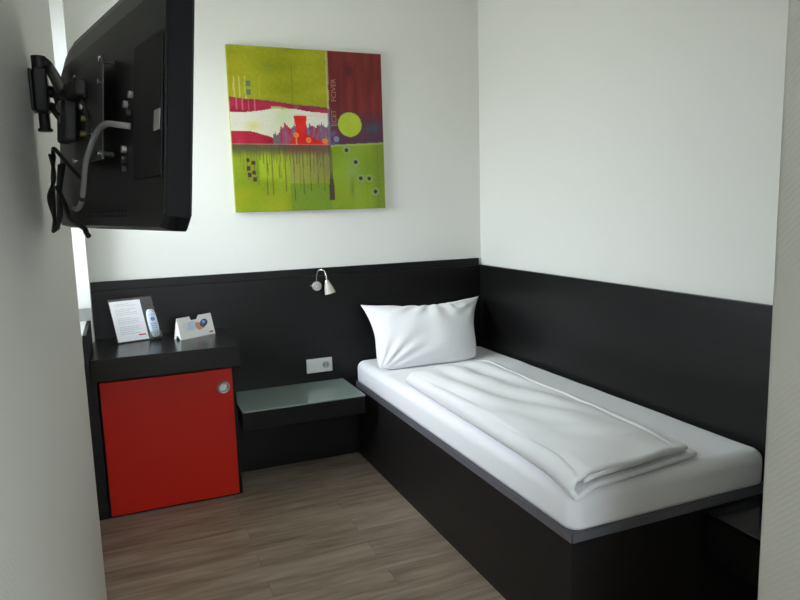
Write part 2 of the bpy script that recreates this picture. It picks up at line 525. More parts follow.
# ------------------------------------------------------------------ bedside shelf
ns = thing('bedside_shelf', 'black floating bedside shelf with a frosted green glass top, between fridge cabinet and bed', 'shelf', (-1.245, -.2, .366))
obj('shelf_body', B(-1.566, -.925, -.388, -.001, .366, .4575, bev=.002), M['black'], ns)
o = obj('glass_top', B(-1.566, -.922, -.392, -.002, .458, .466, bev=.0015), M['shelf_glass'], ns); o['label'] = 'frosted green glass plate'

# ------------------------------------------------------------------ desk slab and fridge cabinet
dk = thing('desk_top', 'thick black desk slab over the red cabinet, below the window', 'desk top', (-1.895, -.26, .731))
obj('slab', B(-2.217, -1.580, -.522, -.001, .731, .830, bev=.002), M['desk'], dk)
obj('upstand', B(-2.2342, -2.2185, -.522, -.085, .731, .9405, bev=.002), M['black_y'], dk)
cab = thing('fridge_cabinet', 'black minibar cabinet with a red door under the desk slab', 'cabinet', (-1.88, -.15, 0))
obj('carcass', B(-2.203, -1.573, -.279, -.001, .001, .7305, bev=.002), M['black'], cab)
obj('side_panel', B(-2.262, -2.2065, -.285, -.078, .001, .7305, bev=.002), M['black_y'], cab)
door = obj('door', B(-2.196, -1.592, -.300, -.280, .015, .672, bev=.002), M['red'], cab); door['label'] = 'red lacquered door'
bm = bmesh.new()
lathe(bm, [(.0, .0005), (.017, .0005), (.0205, .004), (.022, .010), (.026, .0115), (.0305, .009), (.0325, .002), (.0325, 0)], (-1.638, -.3005, .581), (0, -1, 0), 40)
o = obj('handle', bm, M['steel'], door, smooth=True); o['label'] = 'round brushed metal finger-pull'

# ------------------------------------------------------------------ radiator in the window niche
rad = thing('radiator', 'white radiator under the window sill behind the left wall corner', 'radiator', (-2.42, -.65, 0))
bm = bmesh.new(); box(bm, -2.455, -2.375, -1.12, -.30, .16, .86, .01, 2)
obj('panel', bm, M['radiator'], rad)
bm = bmesh.new()
for k in range(20):
    y = -1.09+k*.04
    box(bm, -2.375, -2.367, y, y+.022, .19, .83, .003, 1)
obj('ribs', bm, M['radiator'], rad)
for y in (-1.0, -.42):
    obj('foot', B(-2.44, -2.39, y-.015, y+.015, .001, .16), M['radiator'], rad)

# ------------------------------------------------------------------ reading lamp
lp = thing('reading_lamp', 'small metal gooseneck reading lamp with glass shade on the black headboard', 'lamp', (-1.055, 0, 1.017))
bm = bmesh.new()
lathe(bm, [(.0265, 0), (.0265, .014), (.024, .018), (.006, .019), (.005, .023), (0, .0235)], (-1.055, -.0005, 1.017), (0, -1, 0), 36)
obj('base', bm, M['satin'], lp, smooth=True)
bm = bmesh.new(); cyl(bm, (-1.080, -.009, 1.021), (-1.094, -.009, 1.020), .0055, .0045, 14)
obj('switch', bm, M['chrome'], lp, smooth=True)
bm = bmesh.new()
tube(bm, [(-1.057, -.012, 1.040), (-1.059, -.020, 1.070), (-1.056, -.034, 1.096), (-1.042, -.056, 1.112), (-1.026, -.070, 1.104), (-1.019, -.076, 1.078), (-1.016, -.078, 1.050)], .0042, 12)
obj('gooseneck', bm, M['chrome'], lp, smooth=True)
ax = Vector((.22, -.10, -.97)).normalized(); st = Vector((-1.017, -.078, 1.052))
bm = bmesh.new(); lathe(bm, [(0, -.004), (.008, -.003), (.012, .004), (.0135, .014), (.0125, .016), (0, .016)], st, ax, 28)
obj('shade_cap', bm, M['satin'], lp, smooth=True)
bm = bmesh.new()
lathe(bm, [(.0125, .010), (.019, .026), (.025, .046), (.0295, .068), (.0305, .074), (.0285, .074), (.0235, .046), (.0175, .028), (.010, .018)], st, ax, 36)
sh = obj('lamp_shade', bm, M['frost'], lp, smooth=True); sh['label'] = 'cream frosted glass shade'
bm = bmesh.new(); lathe(bm, [(0, .020), (.006, .022), (.013, .045), (.0125, .058), (.008, .066), (0, .068)], st, ax, 24)
obj('bulb', bm, mat('bulb glass', (.7, .7, .66), .2), lp, smooth=True)

# ------------------------------------------------------------------ wall socket
sk = thing('wall_socket', 'white double wall socket plate above the glass bedside shelf', 'socket', (-1.060, 0, .5195))
obj('frame', B(-1.1355, -.9845, -.010, -.0005, .5195, .6005, bev=.003, seg=3), M['socket'], sk)
obj('blank_cover', B(-1.1275, -1.0635, -.0125, -.0095, .5275, .5925, bev=.0012), M['socket'], sk)
bm = bmesh.new()
box(bm, -1.0565, -.9925, -.0125, -.0095, .5275, .5925, .0012)
so = obj('socket_insert', bm, M['socket'], sk)
bm = bmesh.new(); lathe(bm, [(0, .0005), (.0165, .0005), (.0185, .0022), (.0200, .0026), (.0205, 0)], (-1.0245, -.0125, .560), (0, -1, 0), 32)
well = obj('socket_well', bm, M['socket_in'], so, smooth=True)
for dx in (-.0095, .0095):
    bm = bmesh.new(); cyl(bm, (-1.0245+dx, -.0128, .560), (-1.0245+dx, -.0138, .560), .003, n=14)
    obj('pin_hole', bm, M['hole'], so)
for dz in (-.0165, .0165):
    obj('earth_contact', B(-1.0275, -1.0215, -.0160, -.0130, .560+dz-.003, .560+dz+.003), M['steel'], so)

# ------------------------------------------------------------------ painting
def lin(c): return Vector(srgb(*c))
def paint_rgb(s, t):
    s = s*1.087/(s*1.087+1-s)
    N_ = lambda a, b, c=0: noise.noise(Vector((a, b, c)))
    def mixc(a, b, f): f = max(0, min(1, f)); return a*(1-f)+b*f
    def sst(e0, e1, x):
        x = max(0, min(1, (x-e0)/(e1-e0))); return x*x*(3-2*x)
    def V(*c): return Vector(c)
    fine = N_(s*40, t*40)*.5+N_(s*90, t*90, 4)*.5
    brush = N_(s*3, t*14, 2)
    xs = .645+.004*N_(0, t*20)                      # vertical seam
    if t < .62:
        b_band0 = .302+.050*s/.645+.006*N_(s*6, 1)    # top of the red band (drops to the right)
        if s < xs:
            c = V(148, 152, 24)+V(20, 16, 12)*N_(s*4, t*4)+V(13, 12, 8)*fine+V(12, 10, 6)*brush
            c = mixc(c, V(170, 150, 25), .45*sst(.20, .0, s)*sst(0, .15, t))
            c = mixc(c, V(122, 138, 40), .55*math.exp(-((s-.28)/.03)**2-((t-.12)/.03)**2))
            c = mixc(c, V(120, 125, 15), .35*sst(.28, .34, t)*sst(.5, .42, s))
            if abs(s-.413) < .0035 and t > .10: c = mixc(c, V(110, 110, 30), .5)
            for sx in (.035, .070, .108):
                if abs(s-sx-.004*N_(0, t*9, sx)) < .0045 and .18 < t < .325: c = mixc(c, V(205, 205, 130), .6)
            if .19 < s < .22 and t > .18 and abs(s-.20) < .003: c = mixc(c, V(195, 195, 100), .4)
            for tt in (.222, .272):
                if abs(s-.130) < .016 and abs(t-tt) < .016: c = V(96, 112, 66)+V(15, 15, 10)*fine
                elif abs(s-.130) < .024 and abs(t-tt) < .024: c = mixc(c, V(140, 150, 70), .5)
            if t > b_band0:
                tb = t-b_band0
                c = V(160, 32, 58)+V(26, 16, 18)*N_(s*9, t*16)
                c = mixc(c, V(112, 62, 72), .7*sst(.018, .0, tb))
                c = mixc(c, V(125, 85, 90), .55*sst(.35, .6, s)*abs(N_(s*12, t*30, 7))*2)
                c = mixc(c, V(150, 120, 55), .6*math.exp(-((s-.435)/.02)**2)*sst(.05, .0, abs(tb-.02)))
                if .27 < s < .42 and .028+.02*(s-.34)**2 < tb < .085 and tb > .030+.02*N_(s*8, 3): c = V(166, 176, 92)+V(12, 10, 10)*fine
                for sx in (.045, .085, .125, .165):
                    if abs(s-sx) < .004 and tb < .07: c = mixc(c, V(215, 150, 150), .55)
                wtop = .392-.024*sst(.1, .32, s)+.018*sst(.42, .62, s)+.005*N_(s*9, 5)
                if t > wtop:
                    c = V(216, 214, 196)+V(8, 8, 12)*N_(s*7, t*7)
                    c = mixc(c, V(206, 200, 110), .75*math.exp(-((s-.145)/.05)**2-((t-.475)/.03)**2))
                    c = mixc(c, V(176, 196, 122), .6*sst(.22, .36, s)*sst(.50, .30, s)*(.6+.4*N_(s*9, t*9)+.2))
            lred = .505+.055*sst(.10, .36, s)+.004*N_(s*14, 8)
            if t > lred and s < .345:
                c = V(164, 28, 52)+V(24, 12, 14)*N_(s*10, t*14, 3)
                c = mixc(c, V(190, 70, 85), .4*max(0, N_(s*12, t*22, 9)))
            # the row of figures
            col = math.floor(s*78+.6*N_(t*9, s*3)); hr = N_(col*1.37, 4.4)
            roof = .468+.030*hr+.022*N_(s*7, 2.2)-.018*max(0, 1-abs((s*78) % 1-.5)*5)*(hr < 0)
            roof += .05*sst(.36, .29, s)
            if s > .275 and t > roof:
                k = N_(col*2.9, t*9, 1.5)
                c = mixc(V(132, 92, 112), V(172, 44, 64), .55+1.3*k)
                c = mixc(c, V(98, 108, 140), .9*max(0, N_(col*1.9, t*7, 6.6))*2)
                c = c+V(22, 16, 18)*N_(s*70, t*30, 3)
                c = mixc(c, V(96, 92, 82), .7*sst(.335, .30, s))
            fw = .030+.010*sst(.50, .42, t)+.105*sst(.505, .60, t)
            if .405 < t < .60 and abs(s-.458-.045*sst(.5, .6, t)) < fw+.006*N_(t*30, 3):
                c = V(206, 34, 30)+V(18, 14, 12)*N_(s*14, t*14)
            if abs(t-(.398+.05*(s-.42))) < .005 and .42 < s < .62: c = mixc(c, V(225, 195, 180), .8)
            for fx, ft in ((.425, .525), (.507, .556), (.615, .562)):
                r = math.hypot(s-fx, t-ft)
                if r < .017: c = mixc(V(222, 132, 52), V(205, 60, 40), sst(.010, .0, r)*.7)
            if abs(s-.425) < .004 and .53 < t < .585: c = V(205, 140, 50)
            if t > .583 and s < .64: c = mixc(c, V(214, 170, 160), .55+.3*N_(s*14, 4))
        else:
            c = V(112, 42, 40)+V(20, 12, 10)*N_(s*26, t*3, 2)
            c = mixc(c, V(150, 48, 42), .55*max(0, N_(s*18, t*2.2, 8)+.15))
            c = mixc(c, V(84, 34, 40), .6*sst(.74, .66, s)*(.6+.4*N_(s*9, t*5)))
            c = mixc(c, V(60, 30, 34), .7*math.exp(-((s-.79)/.025)**2-((t-.115)/.05)**2))
            c = mixc(c, V(92, 44, 62), sst(.33, .46, t)*.8)
            c = mixc(c, V(58, 84, 96), .85*math.exp(-((s-.93)/.075)**2-((t-.475)/.05)**2)*(.75+.6*N_(s*14, t*22)))
            c = mixc(c, V(74, 56, 84), .6*sst(.48, .58, t))
            c = mixc(c, V(98, 100, 140), .7*math.exp(-((s-.665)/.03)**2)*sst(.36, .5, t)*(.6+N_(s*30, t*30)))
            if math.hypot(s-.690, t-.548) < .018: c = V(120, 130, 165)
            r = math.hypot(s-.782, t-.455)
            if r < .0775: c = V(166, 184, 50)+V(14, 10, 14)*N_(s*12, t*8)
            elif r < .084: c = mixc(c, V(74, 60, 70), .6)
            low = .588-.020*(s-.645)/.355
            if t > low: c = V(134, 160, 42)
        if abs(s-xs) < .007: c = mixc(c, V(188, 180, 120) if t < .36 else V(112, 108, 122), .75)
    else:
        pass
    low = .586-.020*max(0, s-.645)/.355
    if t >= low:
        c = V(132, 152, 26)+V(22, 18, 12)*N_(s*4, t*4, 3)+V(7, 7, 5)*fine
        if s < xs:
            c = mixc(c, V(158, 178, 34), .85*sst(.165, .18, s)*sst(.36, .34, s)*sst(.83, .77, t))
            c = mixc(c, V(160, 160, 24), .6*sst(.80, .90, t)*sst(.40, .30, s)*(.6+N_(s*5, t*5, 8)))
            if s > .375: c = mixc(c, V(142, 138, 78), .6*sst(.84, .80, t)); 
            if s > .375 and t > .83: c = mixc(c, V(106, 134, 38), .85)
            # dark wash under the line and the drips
            wash = sst(.675+.03*N_(s*20, 4), .605, t)
            c = mixc(c, V(74, 70, 52) if s < .36 else V(98, 56, 56), .85*wash)
            for k in range(26):
                dx = .05+.022*k+.010*N_(k*1.7, .3); ln = .68+.20*abs(N_(k*2.3, 9.1))*1.5
                w_ = .0022+.0022*abs(N_(k*3.1, 5))
                if abs(s-dx-.003*N_(t*14, k*1.1)) < w_ and t < ln: c = mixc(c, V(88, 70, 54), .55)
            for dx, ln in ((.222, .90), (.258, .90), (.345, .88), (.305, .80), (.40, .94), (.46, .90), (.51, .88), (.56, .86), (.60, .88)):
                if abs(s-dx+.02*max(0, t-.8)*(1 if dx < .24 else -.6)-.003*N_(t*9, dx*30 )) < .0034 and t < ln: c = mixc(c, V(88, 66, 50), .6)
            c = mixc(c, V(112, 92, 82), .45*sst(.50, .60, s)*sst(.86, .70, t)*(.5+abs(N_(s*60, t*4))))
            for bx, bt in ((.105, .733), (.140, .748), (.106, .782), (.142, .808), (.112, .822), (.146, .850)):
                if abs(s-bx+.006) < .0125 and abs(t-bt+.05) < .0125: c = V(84, 46, 46)+V(12, 8, 8)*fine
        else:
            c = V(126, 152, 36)+V(18, 14, 12)*N_(s*5, t*4, 6)
            c = mixc(c, V(108, 128, 36), .7*sst(.90, .96, s))
            c = mixc(c, V(134, 160, 112), .6*math.exp(-((s-.80)/.05)**2-((t-.76)/.10)**2)*(.8+N_(s*9, t*9)))
            c = mixc(c, V(150, 146, 40), .4*math.exp(-((s-.72)/.06)**2-((t-.93)/.05)**2))
            c = mixc(c, V(92, 108, 40), .6*math.exp(-((s-.785)/.012)**2-((t-.86)/.06)**2))
            if abs(s-.885) < .003 or abs(s-.957) < .003: c = mixc(c, V(104, 124, 46), .6)
            for dx, dt in ((.754, .618), (.812, .695), (.842, .800), (.898, .802), (.937, .888)):
                r = math.hypot(s-dx, t-dt)
                if r < .013: c = V(56, 56, 50)
                elif r < .026: c = mixc(c, V(140, 152, 118), .7)
            if t < low+.012: c = mixc(c, V(176, 176, 120), .5)
        # vertical dark stroke below the seam
        sw = .010+.007*sst(.78, .86, t)
        if abs(s-.645-.01*(t-.6)) < sw and t < .94:
            c = mixc(c, V(72, 56, 50), .45+.5*sst(.74, .82, t))
    g = 6*N_(s*130, t*130, 3)+5*N_(s*45, t*160, 6)
    return [max(0, min(255, v*.95+6+g)) for v in c]

PX0, PX1, PZ0, PZ1 = -1.475, -.622, 1.441, 2.298
pt_ = thing('painting', 'square abstract canvas painting in lime green and dark red on the back wall', 'painting', ((PX0+PX1)/2, .01, PZ0))
obj('stretched_canvas', B(PX0, PX1, .0015, Y0-.0001, PZ0, PZ1, bev=.0015), M['canvas_edge'], pt_)
bm = bmesh.new(); NP = 250
grid = [[bm.verts.new((PX0+(PX1-PX0)*i/NP, .0008, PZ1-(PZ1-PZ0)*j/NP)) for i in range(NP+1)] for j in range(NP+1)]
for j in range(NP):
    for i in range(NP):
        bm.faces.new((grid[j][i], grid[j+1][i], grid[j+1][i+1], grid[j][i+1]))
mp_ = mat('painted canvas', (.5, .5, .5), .75, spec=.2)
po = obj('painted_face', bm, mp_, pt_)
att = po.data.color_attributes.new('paint', 'FLOAT_COLOR', 'POINT')
buf = []
for j in range(NP+1):
    for i in range(NP+1):
        c = srgb(*paint_rgb(i/NP, j/NP)); buf += [c[0]*1.03, c[1]*1.03, c[2]*1.03, 1]
att.data.foreach_set('color', buf)
nt, N, L, b = nodes(mp_)
ca = N.new('ShaderNodeVertexColor'); ca.layer_name = 'paint'; L.new(ca.outputs['Color'], b.inputs['Base Color'])
nz = noise_tex(mp_, 350, 2); add_bump(mp_, nz.outputs['Fac'], .15, .001)

def text(name, s, size, m, parent, Mtx, extrude=.0003):
    cu = bpy.data.curves.new(name, 'FONT'); cu.body = s; cu.size = size; cu.extrude = extrude
    cu.align_x = 'LEFT'
    tmp = bpy.data.objects.new('tmp_text', cu); COL.objects.link(tmp)
    dg = bpy.context.evaluated_depsgraph_get(); me = bpy.data.meshes.new_from_object(tmp.evaluated_get(dg))
    bm = bmesh.new(); bm.from_mesh(me); bm.transform(Mtx)
    bpy.data.objects.remove(tmp); bpy.data.meshes.remove(me); bpy.data.curves.remove(cu)
    return obj(name, bm, m, parent)
M['scrib'] = mat('pale painted lettering', srgb(160, 112, 92), .8)
# lettering runs up the canvas beside the seam
def up_text(name, s, x, z, size):
    Mx = Matrix.Translation((x, .0004, z)) @ Matrix(((0, -1, 0, 0), (0, 0, -1, 0), (1, 0, 0, 0), (0, 0, 0, 1)))
    text(name, s, size, M['scrib'], pt_, Mx)
PW = PX1-PX0
up_text('lettering', 'ECET', PX0+.676*PW, PZ1-.470*PW, .039)
up_text('lettering', 'FCIVER', PX0+.680*PW, PZ1-.315*PW, .039)

# ------------------------------------------------------------------ acrylic stand, info sheet, remote
B0, B1 = Vector((-2.103, -.190, .8305)), Vector((-1.903, -.139, .8305))
e1 = (B1-B0).normalized(); AW = (B1-B0).length
back = Vector((-e1.y, e1.x, 0)); lean = (back*.070+Vector((-.015, 0, .207))); AH = lean.length; e2 = lean.normalized()
nf = e1.cross(e2).normalized()
if nf.y > 0: nf = -nf
st = thing('display_stand', 'clear acrylic leaning display stand holding a printed sheet on the desk', 'display stand', tuple((B0+B1)/2+back*.03))
def A(s, h, off=0): return B0+e1*s+e2*h+nf*off
bm = bmesh.new(); quad_prism(bm, [A(0, 0), A(AW, 0), A(AW, AH), A(0, AH)], nf, .0025); obj('sloping_panel', bm, M['acrylic'], st)
bm = bmesh.new(); quad_prism(bm, [B0, B1, B1+back*.085, B0+back*.085], (0, 0, 1), .003); obj('foot', bm, M['acrylic'], st)
s0, s1 = .735*AW, .995*AW
bm = bmesh.new()
quad_prism(bm, [A(s0, .004, .026), A(s1, .004, .026), A(s1, .034, .026), A(s0, .034, .026)], nf, .002)
quad_prism(bm, [A(s0, .004, .0025), A(s1, .004, .0025), A(s1, .004, .026), A(s0, .004, .026)], e2, .002)
for s in (s0, s1-.002):
    quad_prism(bm, [A(s, .006, .0025), A(s, .006, .026), A(s, .034, .026), A(s, .034, .0025)], e1, .002)
obj('remote_pocket', bm, M['acrylic'], st)
sheet_t = thing('info_sheet', 'printed white sheet with grey text lines in the acrylic stand', 'sheet', tuple(A(.07, .01, .004)))
p0, p1, h0, h1 = .012*AW, .715*AW, .005, .945*AH
bm = bmesh.new(); quad_prism(bm, [A(p0, h0, .0035), A(p1, h0, .0035), A(p1, h1, .0035), A(p0, h1, .0035)], nf, .0006)
obj('paper', bm, M['paper'], sheet_t)
bm = bmesh.new(); hh = h1-.018; pw = p1-p0
ln = 0
while hh > h0+.03:
    if ln not in (2, 7, 12):
        a = p0+.14*pw; e = p0+pw*(.86 if ln % 4 else .62)*(1-.08*random.random())
        x = a
        while x < e-.004:
            wd = .006+.012*random.random(); x2 = min(e, x+wd)
            quad_prism(bm, [A(x, hh, .0043), A(x2, hh, .0043), A(x2, hh+.0028, .0043), A(x, hh+.0028, .0043)], nf, .0002); x = x2+.0022
    hh -= .0088; ln += 1
obj('text_lines', bm, M['ink_l'], sheet_t)
bm = bmesh.new()
quad_prism(bm, [A(p0+.70*pw, h0+.022, .0043), A(p0+.93*pw, h0+.022, .0043), A(p0+.93*pw, h0+.029, .0043), A(p0+.70*pw, h0+.029, .0043)], nf, .0002)
obj('red_mark', bm, M['ink_red'], sheet_t)

rc = thing('remote_control', 'pale blue and white remote control standing in the acrylic pocket', 'remote control', tuple(A(.875*AW, .01, .014)))
bm = bmesh.new()
cxr, wr_ = .875*AW, .0235
out = []
RH0, RH1 = .0075, .150
nseg = 40
for k in range(nseg):
    a = 2*PI*k/nseg; ca_, sa_ = math.cos(a), math.sin(a)
    ex = math.copysign(abs(ca_)**.55, ca_); ey = math.copysign(abs(sa_)**.5, sa_)
    h = (RH0+RH1)/2+ey*(RH1-RH0)/2
    wv = wr_*(1-.06*math.cos((h-RH0)/(RH1-RH0)*2*PI))*.95
    out.append((cxr-.004*(h-.08)/.07*0+ex*wv, h))
rings = []
for off, k in ((.0055, .80), (.008, 1), (.016, 1), (.0215, .93), (.0235, .80)):
    rings.append([bm.verts.new(A(cxr+(s-cxr)*k, (RH0+RH1)/2+(h-(RH0+RH1)/2)*(1-(1-k)*.3), off)) for s, h in out])
for a, b in zip(rings, rings[1:]):
    for k in range(nseg): bm.faces.new((a[k], a[(k+1) % nseg], b[(k+1) % nseg], b[k]))
bm.faces.new(rings[0][::-1]); bm.faces.new(rings[-1])
obj('shell', bm, M['remote'], rc, smooth=True)
def disc(cs, ch, r, off, th, n=14):
    bm = bmesh.new(); quad_prism(bm, [A(cs+r*math.cos(2*PI*k/n), ch+r*math.sin(2*PI*k/n), off) for k in range(n)], nf, th); return bm
obj('navigation_ring', disc(cxr, .098, .0105, .0235, .0015, 24), M['remote_b'], rc)
for ri in range(4):
    for ci in range(3):
        obj('button', disc(cxr+(ci-1)*.0095, .074-ri*.0115, .0032, .0235, .0012), M['remote_b'], rc)
for dx in (-.011, 0, .011):
    obj('button', disc(cxr+dx, .119, .0028, .0235, .0012), M['remote_b'], rc)
obj('power_button', disc(cxr+.009, .135, .0028, .0235, .0012), M['ink_red'], rc)

# ------------------------------------------------------------------ folded card with a notch
C0, C1 = Vector((-1.817, -.262, .8305)), Vector((-1.642, -.158, .8305))
f1 = (C1-C0).normalized(); CW = (C1-C0).length; bk = Vector((-f1.y, f1.x, 0)); D = .060; H = .105
fu = bk*(D/2)+Vector((0, 0, H)); FL = fu.length; f2 = fu.normalized(); fn = f1.cross(f2).normalized()
if fn.y > 0: fn = -fn
cd = thing('tent_card', 'white folded tent card with a notched top and a printed hand holding a phone', 'card', tuple((C0+C1)/2+bk*.03))
def T(s, h, off=0): return C0+f1*s*CW+f2*h*FL+fn*off
notch = [(0, 0), (1, 0), (1, 1), (.62, 1), (.60, .86), (.585, .80), (.40, .80), (.385, .86), (.365, 1), (0, 1)]
bm = bmesh.new(); quad_prism(bm, [T(s, h) for s, h in notch], -fn, .0012); obj('front_panel', bm, M['plastic_w'], cd)
b2 = (-bk*(D/2)+Vector((0, 0, H))).normalized(); bn_ = f1.cross(b2).normalized()
if bn_.y < 0: bn_ = -bn_
def T2(s, h): return C0+bk*D+f1*s*CW+b2*h*FL
bm = bmesh.new(); quad_prism(bm, [T2(s, h) for s, h in notch], -bn_, .0012); obj('back_panel', bm, M['plastic_w'], cd)
for s in (.008, .992):
    q = C0+f1*s*CW; rg = q+bk*(D/2)+Vector((0, 0, H*.97))
    bm = bmesh.new(); quad_prism(bm, [q+bk*.003, q+bk*.012, q+bk*(D/2)+Vector((0, 0, .022)), q+bk*(D-.012), q+bk*(D-.003), rg], f1, .0008)
    obj('end_flap', bm, M['plastic_w'], cd)
def blob(pts, off): 
    bm = bmesh.new(); quad_prism(bm, [T(s, h, off) for s, h in pts], fn, .0002); return bm
def ell(cs, ch, rs, rh, rot=0, n=20):
    return [(cs+rs*math.cos(a)*math.cos(rot)-rh*math.sin(a)*math.sin(rot)*.55, ch+rs*math.cos(a)*math.sin(rot)*1.7+rh*math.sin(a)*math.cos(rot)) for a in [2*PI*k/n for k in range(n)]]
obj('printed_tint', blob([(.22, .40), (.46, .36), (.50, .74), (.30, .76)], .0002), M['sky_print'], cd)
obj('printed_hand', blob(ell(.565, .50, .085, .20, .35), .0004), M['skin'], cd)
obj('printed_finger', blob(ell(.66, .40, .085, .06, .25), .0006), M['skin'], cd)
obj('printed_phone', blob(ell(.73, .60, .125, .165, .55), .0008), M['phone_d'], cd)
obj('printed_phone_face', blob(ell(.715, .61, .100, .13, .55), .0010), M['phone_b'], cd)
obj('printed_screen', blob(ell(.735, .645, .040, .07, .55), .0012), M['phone_l'], cd)
bm = bmesh.new()
for k in range(7):
    h = .72-.065*k; e = .40-.02*(k % 3)
    quad_prism(bm, [T(.14, h, .0004), T(e, h, .0004), T(e, h+.016, .0004), T(.14, h+.016, .0004)], fn, .0002)
obj('text_lines', bm, M['ink_l'], cd)
obj('red_mark', blob([(.83, .10), (.95, .10), (.95, .17), (.83, .17)], .0004), M['ink_red'], cd)

# ------------------------------------------------------------------ television
th = math.radians(5)
tx = Vector((.2607, -.9654, 0)).normalized(); ty0 = Vector((-tx.y, tx.x, 0)); tz0 = Vector((0, 0, 1))
tz = tz0*math.cos(th)+ty0*math.sin(th); ty = ty0*math.cos(th)-tz0*math.sin(th)
TO = Vector((-2.07, -2.19, 1.62))
TM = Matrix.Translation(TO) @ Matrix((tx, ty, tz)).transposed().to_4x4()   # local x: away end -> near end, y: towards the screen, z: up
tv = thing('television', 'black flat-screen television seen from behind, tilted on a wall arm', 'television', tuple(TO))
tv.matrix_world = TM; tv.location = TO; tv.rotation_euler = TM.to_euler()
WM[tv.name] = TM.copy()
def tv_obj(name, bm, m, parent=None, **k):
    bm.transform(TM); return obj(name, bm, m, parent or tv, **k)
TX0, TX1, TZ0, TZ1 = -.252, .446, -.196, .195
def rect_ring(bm, x0, x1, z0, z1, y, c=.008, ct=.03):
    P = [(x0+c*2, z0), (x1-c*2, z0), (x1, z0+c*2.4), (x1, z1-c), (x1-c, z1), (x0+ct*1.6, z1), (x0+ct*.5, z1-ct*.35), (x0, z1-ct*1.3), (x0, z0+c*2)]
    return [bm.verts.new((x, y, z)) for x, z in P]
def stack(*rings, cap=True):
    bm = bmesh.new(); R = [rect_ring(bm, *r) for r in rings]
    for a, b in zip(R, R[1:]):
        for k in range(len(a)): bm.faces.new((a[k], a[(k+1) % len(a)], b[(k+1) % len(a)], b[k]))
    bm.faces.new(R[0][::-1]); bm.faces.new(R[-1]); return bm
tv_obj('front_housing', stack((TX0, TX1, TZ0, TZ1, .0045), (TX0, TX1, TZ0, TZ1, .020), (TX0+.004, TX1-.004, TZ0+.004, TZ1-.004, .024)), M['tv_rim'])
# back cover: a broad slope along its upper edge
tv_obj('back_cover', stack((TX0+.001, TX1-.001, TZ0+.001, TZ1-.002, .004), (TX0+.002, TX1-.002, TZ0+.002, TZ1-.020, -.006),
                           (TX0+.006, TX1-.006, TZ0+.005, TZ1-.056, -.015)), M['tv'])
tv_obj('sheen_cover', (lambda b: (box(b, TX1-.0006, TX1+.0012, -.0135, .0195, TZ0+.020, TZ1-.035, .0004, 1), b)[1])(bmesh.new()), M['tv_rim'])  # added black strip, keeps the near side dark where the cover reflects grey
bm = bmesh.new(); box(bm, TX0+.035, TX1-.035, .0242, .0255, TZ0+.05, TZ1-.03)
tv_obj('screen', bm, M['tv_screen'])
bm = bmesh.new(); box(bm, .306, .432, -.0175, -.0152, -.120, .078, .002)
pnl = tv_obj('connector_panel', bm, M['tv_panel'])
def disc_y(x, z, r, y0, y1, n=16):
    bm = bmesh.new(); cyl(bm, (x, y0, z), (x, y1, z), r, n=n); return bm
for x, z, m in ((.290, .011, 'cable_g'), (.262, .000, 'cable_g'), (.275, -.014, 'plate'), (.255, -.069, 'satin'), (.255, -.085, 'plate'), (.255, -.100, 'plate')):
    tv_obj('jack', disc_y(x, z, .0055, -.022, -.0152), M[m])
bm = bmesh.new()
quad_prism(bm, [(.403, -.0185, -.056), (.428, -.0185, -.055), (.430, -.0185, -.027), (.405, -.0185, -.028)], (0, 1, 0), .0008)
tv_obj('sticker', bm, M['sticker'])
bm = bmesh.new()
for k in range(12):
    for z in (-.168, -.176):
        box(bm, .03+k*.020, .03+k*.020+.012, -.0160, -.0152, z, z+.0035)
tv_obj('vent_slots', bm, M['tv_panel'])

# ------------------------------------------------------------------ wall arm for the television
br = thing('tv_wall_bracket', 'black jointed wall arm bolted to the left wall behind the television', 'wall bracket', (-2.17, -1.95, 1.63))
obj('wall_plate', B(-2.1945, -2.1885, -1.995, -1.935, 1.672, 1.757, bev=.002), M['bracket'], br)
obj('pivot_block', B(-2.1885, -2.160, -1.992, -1.952, 1.668, 1.760, bev=.006, seg=3), M['bracket'], br)
bm = bmesh.new(); cyl(bm, (-2.174, -1.972, 1.7605), (-2.174, -1.972, 1.785), .0145, n=28); obj('pivot_cap', bm, M['bracket'], br, smooth=True)
bm = bmesh.new(); cyl(bm, (-2.174, -1.972, 1.636), (-2.174, -1.972, 1.667), .011, n=28); cyl(bm, (-2.174, -1.972, 1.630), (-2.174, -1.972, 1.636), .0145, n=28)
obj('pivot_pin', bm, M['bracket'], br, smooth=True)
def tvp(x, y, z): return TM @ Vector((x, y, z))
def tvm(bm): bm.transform(TM); return bm
bm = bmesh.new()
tube(bm, [(-2.174, -1.972, 1.775), (-2.162, -1.972, 1.772), (-2.150, -1.985, 1.752), tuple(tvp(.010, -.058, .050)), tuple(tvp(.05, -.056, .045))], .011, 14)
tube(bm, [(-2.170, -1.972, 1.715), (-2.155, -1.978, 1.712), (-2.142, -1.99, 1.705), tuple(tvp(.010, -.058, .022))], .012, 14)
tube(bm, [(-2.170, -1.972, 1.680), (-2.155, -1.978, 1.680), tuple(tvp(.005, -.056, .000))], .010, 14)
obj('arm', bm, M['bracket'], br, smooth=True)
bm = bmesh.new(); box(bm, -.030, .040, -.062, -.0385, -.040, .062, .006, 2); box(bm, .030, .108, -.060, -.0385, .030, .062, .005, 2)
obj('tilt_head', tvm(bm), M['bracket'], br)
bm = bmesh.new(); box(bm, -.006, .198, -.0365, -.0340, -.082, .088, .0008)
for x in (.006, .186):
    for z in (-.072, .078):
        cyl(bm, (x, -.0341, z), (x, -.0155, z), .004, n=12)
vp = obj('mounting_plate', tvm(bm), M['plate'], br)
